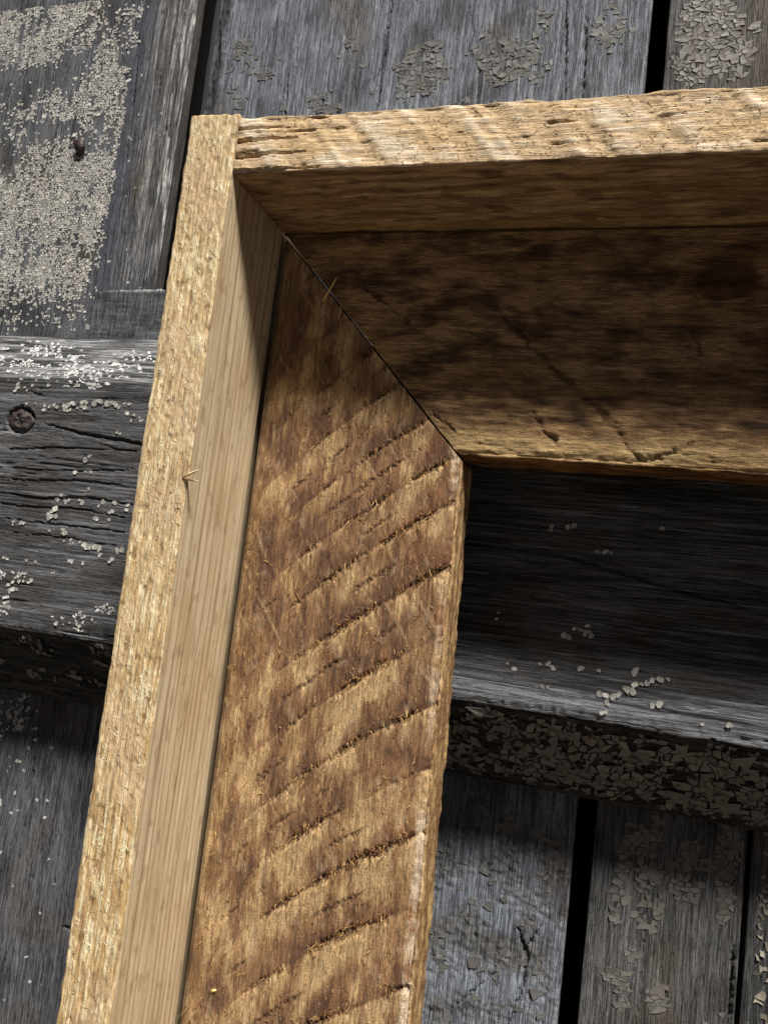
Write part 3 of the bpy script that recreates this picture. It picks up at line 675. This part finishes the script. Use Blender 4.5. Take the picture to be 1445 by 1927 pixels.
def lf_disp(A, B, l, F, s):
    x, y = A, l
    fr, d, k = saw(x, y)
    am = fb_amp(x, y, k)
    jag = 1.8 * fbm(x * .9, y * .10, 12, 2)
    sd_ = np.where(fr < .5, d, -d); g = np.clip(1 - np.abs(sd_ + jag) / (.9 + .8 * am), 0, 1)
    h = -1.9 * am * g * (.6 + .8 * np.abs(vn(x * 1.6, y * .2, 17))) + .9 * am * np.exp(-fr * 4.0) - .5 * am * np.exp(-(1 - fr) * 5)
    fr2 = (fr + .5) % 1; d2 = np.minimum(fr2, 1 - fr2) * 20
    a2 = sst(-.15, .35, vn(x * .06, y * .04, 13)) * sst(8, 20, x) * sst(86, 60, x); h = h - .9 * a2 * np.clip(1 - np.abs(d2 + jag) / .7, 0, 1)
    u = (x * .80 + y * .60)                                   # fainter marks crossing the other way
    w = (u + 1.4 * fbm(x * .05, y * .05, 2, 2)) / 11.5; dd = np.abs((w % 1) - .5) * 11.5
    a3 = sst(-.1, .3, vn(x * .03, y * .02, 15) + .15) * sst(-330, -200, y)
    h = h + .10 * a3 * np.exp(-(dd / 1.0) ** 2) - .10 * a3 * np.exp(-((dd - 1.5) / .9) ** 2)
    h = h + .35 * fbm(x * .45, y * .05, 7, 3) + .22 * fbm(x * 1.2, y * .16, 8, 2) + .35 * fbm(x * .05, y * .02, 3)
    # left edge scallops
    sc = .5 + .5 * np.sin(y * .27 + 2.5 * vn(y * .012, y * 0, 5))
    h = h - 1.6 * (1 - sst(0, 7, x - 2.4 - 6 * sc)) * sst(10, 3, x)
        # wane at the inner edge
    wn = 4.0 + 1.5 * fbm(y * .03, y * 0, 6, 3)
    q = np.clip((x - (WL - wn)) / wn, 0, 1)
    h = h - np.where(F == 0, 1.8 * q ** 1.6, 0) + np.where(q > 0, .35 * fbm(x * .2, y * .35, 10, 2), 0)
    sd = .8 * fbm(B * .15, y * .06, 9, 3) + .5 * fbm(B * .5, y * .2, 4, 2) + .02 * (-y - 94) * 0
    return np.where(F == 0, h, np.where(F == 1, sd, 0))
ST_L, ST_M, ST_D = S(200, 166, 120), S(148, 112, 79), S(104, 76, 59)
def lf_col(A, B, l, F, s, h):
    x, y = A, l
    fr, d, k = saw(x, y)
    am = fb_amp(x, y, k)
    n = fbm(x * .12, y * .035, 11, 3)
    pz = sst(-.35, .35, fbm(x * .035, y * .03, 20, 2)); t = (.55 + .75 * pz) * (fr ** 1.4 - .42) * (.15 + am) + .35 * fbm(x * .05, y * .05, 21, 2) + .3 * fbm(x * .5, y * .11, 22, 2) + .75 * n + .10 + .22 * sst(-110, -140, y) * sst(-200, -150, y) - .12 * sst(-170, -230, y)  # sawtooth term paints the shading of the saw scallops over the patchy stain
    c = mix(ST_L, ST_M, sst(-.35, .10, t)); c = mix(c, ST_D, .85 * sst(.08, .55, t))
    c = mix(c, S(194, 158, 106), .4 * sst(.1, .45, fbm(x * .35, y * .03, 14, 3)) * sst(.9, .2, fr))
    c = mix(c, S(92, 64, 46), .32 * sst(.15, .5, fbm(x * .5, y * .035, 5, 3)))
    c = mix(c, S(146, 98, 68), .35 * sst(.15, .4, fbm(x * .07, y * .03, 16, 2)) * sst(55, 80, x))
    c = mix(c, S(190, 165, 130), .35 * sst(.2, .5, fbm(x * .2, y * .09, 18, 3)))
    c = mix(c, S(66, 47, 36), .75 * am * (.5 + .7 * np.abs(vn(x * .9, y * .1, 23))) * np.clip(1.2 - (d + .9 * fbm(x * 1.1, y * .18, 12, 2)) / 1.5, 0, 1))
    fr2 = (fr + .5) % 1; d2 = np.minimum(fr2, 1 - fr2) * 20; a2 = sst(-.15, .35, vn(x * .06, y * .04, 13)) * sst(8, 20, x) * sst(86, 60, x)
    c = mix(c, S(76, 54, 40), .5 * a2 * np.clip(1.1 - (d2 + .9 * fbm(x * 1.1, y * .18, 12, 2)) / 1.3, 0, 1))
    w_ = (x * .80 + y * .60 + 1.4 * fbm(x * .05, y * .05, 2, 2)) / 11.5; dd_ = np.abs((w_ % 1) - .5) * 11.5
    c = mix(c, S(196, 166, 126), .5 * np.exp(-(dd_ / .5) ** 2) * sst(-.05, .4, vn(x * .05, y * .05, 15)) * sst(-330, -220, y))
    c = mix(c, S(170, 136, 90), .5 * sst(14, 4, x) * sst(-.3, .3, fbm(x * .3, y * .02, 3, 2)))
    q = sst(86.4, 88.4, x + 1.2 * fbm(y * .03, y * 0, 6, 3))
    wane = mix(S(212, 190, 160), S(150, 104, 66), sst(-.1, .35, fbm(x * .12, y * .09, 8, 3)))
    c = mix(c, wane, .85 * q * sst(-.3, .1, vn(x * .02, y * .025, 12) + .15))
    sidec = mix(S(190, 154, 106), S(138, 104, 68), sst(-.3, .3, fbm(B * .2, y * .05, 6, 3)))
    return np.where((F == 1)[..., None], sidec, c)
TF = 24.0
LF = lg((0, -368, .5), (-368, YB, 4))
slope = 93.8 / 89.0
lfb = sweep('face_board', [(2.3, -D), (WL, -D), (WL, -D - TF), (2.3, -D - TF)], [.5, .7, 8, 4], [.6, 1.2, 1.0, .6], LF, ox, lf_disp, lf_col, M_stain,
            lo=lambda a: -a * slope - .6 + .5 * fbm(a * .22, a * 0 + 2, 4, 3), hi=lambda a: YB + a * slope)
# the board widens slightly downwards
me = lfb.data; co = np.empty(len(me.vertices) * 3, np.float32); me.vertices.foreach_get('co', co); co = co.reshape(-1, 3)
xx = co[:, 0] * 1000; yy = (co[:, 2] - BASE) * 1000
co[:, 0] += np.where(xx > 60, (xx - 60) / 29 * .016 * np.clip(-yy - 94, 0, 300) / 1000, 0)
me.vertices.foreach_set('co', co.ravel()); me.update()
fplace(lfb); lfb['label'] = 'brown stained upright face board scored by diagonal saw marks'

# --- top face board
TFM = [(px([(690, 540), (770, 605)], -D), .9), (px([(930, 575), (1040, 690), (1120, 760), (1165, 815), (1205, 868)], -D), 1.3), (px([(1000, 775), (1045, 835)], -D), .8),
       (px([(1300, 620), (1320, 660)], -D), .7), (px([(1215, 868), (1300, 838)], -D), .6), (px([(820, 780), (850, 810)], -D), .6)]
def tf_marks(x, y):
    out = []
    for pts, w in TFM:
        d, t = polydist(x, y, pts, 2.2, 4, .3)
        out.append(np.exp(-(d / w) ** 2) * (.5 + .5 * sst(-.3, .3, vn(x * .2, y * .2, 5))))
    return out
def tf_disp(A, B, l, F, s):
    x, y = l, A
    h = .55 * fbm(x * .05, y * .4, 6, 3) + .4 * fbm(x * .12, y * .2, 9, 3) + .25 * fbm(x * .25, y * 1.0, 11, 2)
    for g in tf_marks(x, y): h = h - 1.1 * g                  # saw marks falling to the right
    wn = 5 + 2.5 * fbm(x * .025, x * 0, 8, 3)
    q = np.clip((-(WT - wn) - y) / wn, 0, 1)
    h = h - np.where(F == 0, 1.8 * q ** 1.5, 0)
    sd = 1.0 * fbm(x * .05, B * .15, 9, 3) + .4 * fbm(x * .2, B * .4, 5, 2)
    return np.where(F == 0, h, np.where(F == 1, sd, 0))
def tf_col(A, B, l, F, s, h):
    x, y = l, A
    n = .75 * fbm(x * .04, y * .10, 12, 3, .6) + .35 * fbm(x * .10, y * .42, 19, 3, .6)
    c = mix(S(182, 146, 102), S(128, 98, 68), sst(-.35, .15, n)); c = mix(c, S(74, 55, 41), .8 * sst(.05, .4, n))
    c = mix(c, S(214, 182, 128), .8 * sst(-80, -90, y + 2 * fbm(x * .05, y * .1, 4)))  # lower strip painted paler where sunlight passes below the rim's shadow
    c = mix(c, S(154, 118, 76), .5 * sst(.1, .4, fbm(x * .015, y * .08, 5)))
    for g in tf_marks(x, y): c = mix(c, S(62, 44, 32), .6 * g)
    kd = np.hypot((x - 183) / 13, (y + 22) / 8.5) + .15 * fbm(x * .1, y * .1, 6, 2)
    c = mix(c, S(66, 38, 22), .8 * (1 - sst(.7, 1.05, kd))); c = mix(c, S(160, 118, 66), .5 * np.exp(-((kd - 1.3) / .15) ** 2))
    c = mix(c, S(110, 68, 40), .4 * sst(150, 215, x) * sst(-.2, .3, fbm(x * .05, y * .06, 8, 2)))
    cs = mix(S(150, 108, 62), S(96, 66, 40), sst(-.3, .3, fbm(x * .04, B * .2, 7, 3)))
    return np.where((F == 1)[..., None], cs, c)
LFT = lg((0, 230, .5), (230, XR, 4))
tfb = sweep('face_board', [(-.9, -D), (-WT, -D), (-WT, -D - TF), (-.9, -D - TF)], [.5, .6, 8, 4], [.6, 1.2, 1.0, .6], LFT, oy, tf_disp, tf_col, M_stain,
            lo=lambda a: -a / slope + .6 + .4 * fbm(a * .3, a * 0 + 5, 6, 3), hi=lambda a: XR + a / slope)
fplace(tfb); tfb['label'] = 'dark brown top face board shaded by the rim, bottom edge lit'

# --- right and bottom members (outside the picture, plain)
def simple(name, pts, L, to3, mat, c0, c1, **kw):
    o = sweep(name, pts, [3, 3, 10, 3], .8, L, to3, lambda A, B, l, F, s: .5 * fbm(A * .15, l * .05, 4) + .3 * fbm(B * .2, l * .05, 6),
              lambda A, B, l, F, s, h: mix(c0, c1, sst(-.4, .4, fbm(A * .1 + B * .1, l * .03, 7, 3))), mat, **kw)
    return fplace(o)
simple('rim_board', [(XR, 0), (XR + TL, 0), (XR + TL, -98.5), (XR, -98.5)], lg((24, YB - TT, 3)), ox, M_raw, PINE, BROWN)
simple('rim_board', [(YB - TT, 0), (YB, 0), (YB, -98.5), (YB - TT, -98.5)], lg((.5, XR - .5, 3)), oy, M_raw, PINE, BROWN)
simple('face_board', [(XR - WL, -D), (XR - 1, -D), (XR - 1, -D - TF), (XR - WL, -D - TF)], lg((0, YB, 3)), ox, M_stain, ST_L, ST_D,
       lo=lambda a: -(XR - a) * slope - .5, hi=lambda a: YB + (XR - a) * slope + .5)
simple('face_board', [(YB + 1, -D), (YB + WT, -D), (YB + WT, -D - TF), (YB + 1, -D - TF)], lg((0, XR, 3)), oy, M_stain, ST_L, ST_D,
       lo=lambda a: (a - YB) / slope + .6, hi=lambda a: XR - (a - YB) / slope - .6)

# --- splinters and fuzz
def sp(parent, A, B, r0, colour, label=None):
    A = np.array(A, float); B = np.array(B, float)
    o = tube('splinter', parent, [A, A * .6 + B * .4 + [.15, .1, .1], A * .2 + B * .8, B], [r0, r0 * .95, r0 * .7, r0 * .3], colour, M_fibre, 5, seed=int(abs(A[0] * 7)) + 2)
    return o
def on(u, v, z): 
    q = bp(u, v, z); return np.array([q[0], q[1], z])
sp(lr, on(342, 903, -1), on(373, 905, 2.5), .45, S(236, 214, 164))
sp(lr, on(345, 898, 0), on(374, 884, 5), .45, S(236, 214, 164))
sp(tfb, on(608, 566, -D), on(635, 520, -D + 4), .5, S(214, 176, 118))
sp(tfb, on(637, 600, -D), on(643, 572, -D + 2), .4, S(190, 150, 96))
sp(lfb, on(686, 1598, -D + .6), on(718, 1606, -D + 1.2), .6, S(92, 58, 40))
sp(lfb, on(398, 1866, -D + .8), on(407, 1864, -D + 1.2), .6, S(226, 196, 120))

def fuzz(name, parent, base, dirv, length, rad, colours, seed):
    """thin tapered bent fibres, joined"""
    r = np.random.default_rng(seed); n = len(base)
    dirv = dirv / np.linalg.norm(dirv, axis=1, keepdims=True)
    a = np.cross(dirv, r.normal(0, 1, (n, 3))); a /= np.linalg.norm(a, axis=1, keepdims=True) + 1e-9
    b = np.cross(dirv, a); bend = r.normal(0, .35, (n, 3)) * length[:, None]
    rings = []
    for t, k in ((0, 1.0), (.55, .75)):
        c = base + dirv * (length * t)[:, None] + bend * t * t
        for q in range(3):
            w = 2 * np.pi * q / 3; rings.append(c + (a * np.cos(w) + b * np.sin(w)) * (rad * k)[:, None])
    rings.append(base + dirv * length[:, None] + bend)
    V = np.stack(rings, 1).reshape(-1, 3)
    o0 = np.arange(n)[:, None] * 7
    qs = np.concatenate([o0 + np.array([q, (q + 1) % 3, 3 + (q + 1) % 3, 3 + q])[None] for q in range(3)])
    ts = np.concatenate([o0 + np.array([3 + q, 3 + (q + 1) % 3, 6])[None] for q in range(3)])
    loops = np.concatenate([qs.ravel(), ts.ravel()]); starts = np.concatenate([np.arange(len(qs)) * 4, len(qs) * 4 + np.arange(len(ts)) * 3])
    cc = colours[r.integers(0, len(colours), n)] * r.uniform(.8, 1.15, (n, 1))
    me = raw_mesh(name, W3(V), loops, starts, np.repeat(cc, 7, 0), V / 10)
    me.materials.append(M_fibre); o = bpy.data.objects.new(name, me); link(o); o.parent = parent
    o['kind'] = 'stuff'; return o
r = np.random.default_rng(31)
# rough front edge of the upright rim board
n = 6000; X = r.uniform(-TL + 1.5, -1.2, n); Y = r.uniform(-362, 18, n)
k = lr_front(X, Y) > r.uniform(-.1, .45, n); X, Y = X[k], Y[k]; n = len(X)
s1 = r.choice([-1, 1], n)
dv = np.stack([.45 * s1 + r.normal(0, .35, n), -.75 * s1 + r.normal(0, .35, n), np.abs(r.normal(.06, .12, n))], -1)
fuzz('wood_fibres', lr, np.stack([X, Y, np.full(n, .15)], -1), dv, r.gamma(2.2, .3, n) + .3, r.uniform(.05, .11, n), np.array([CREAM, CREAM * 1.1, PINE, S(222, 190, 135)]), 5)
# torn fibres along the saw marks of the upright face board
n = 40000; X = r.uniform(3, 88, n); Y = r.uniform(-362, -20, n)
fr, d, kk = saw(X, Y); am = fb_amp(X, Y, kk)
k = (Y < -X * slope - 3) & (((d < 2.2) & (am > r.uniform(.1, .9, n))) | (r.random(n) < .07)); X, Y = X[k], Y[k]; n = len(X)
dv = np.stack([r.normal(0, .35, n), -np.abs(r.normal(.8, .3, n)) * r.choice([1, 1, -1], n), np.abs(r.normal(.35, .25, n))], -1)
fuzz('wood_fibres', lfb, np.stack([X, Y, np.full(n, -D - .1)], -1), dv, r.gamma(2.2, .65, n) + .5, r.uniform(.08, .19, n), np.array([S(176, 134, 80), S(120, 84, 54), S(80, 54, 38), S(214, 176, 116)]), 6)
# top rim front edge
n = 1200; X = r.uniform(3, 226, n); Y = r.uniform(.5, TT - .4, n)
dv = np.stack([r.choice([-1, 1], n) * .9, r.normal(0, .3, n), np.abs(r.normal(.2, .2, n))], -1)
fuzz('wood_fibres', tr, np.stack([X, Y, np.full(n, .1)], -1), dv, r.gamma(2.2, .5, n) + .3, r.uniform(.06, .14, n), np.array([CREAM, S(215, 182, 140), S(180, 140, 96)]), 7)
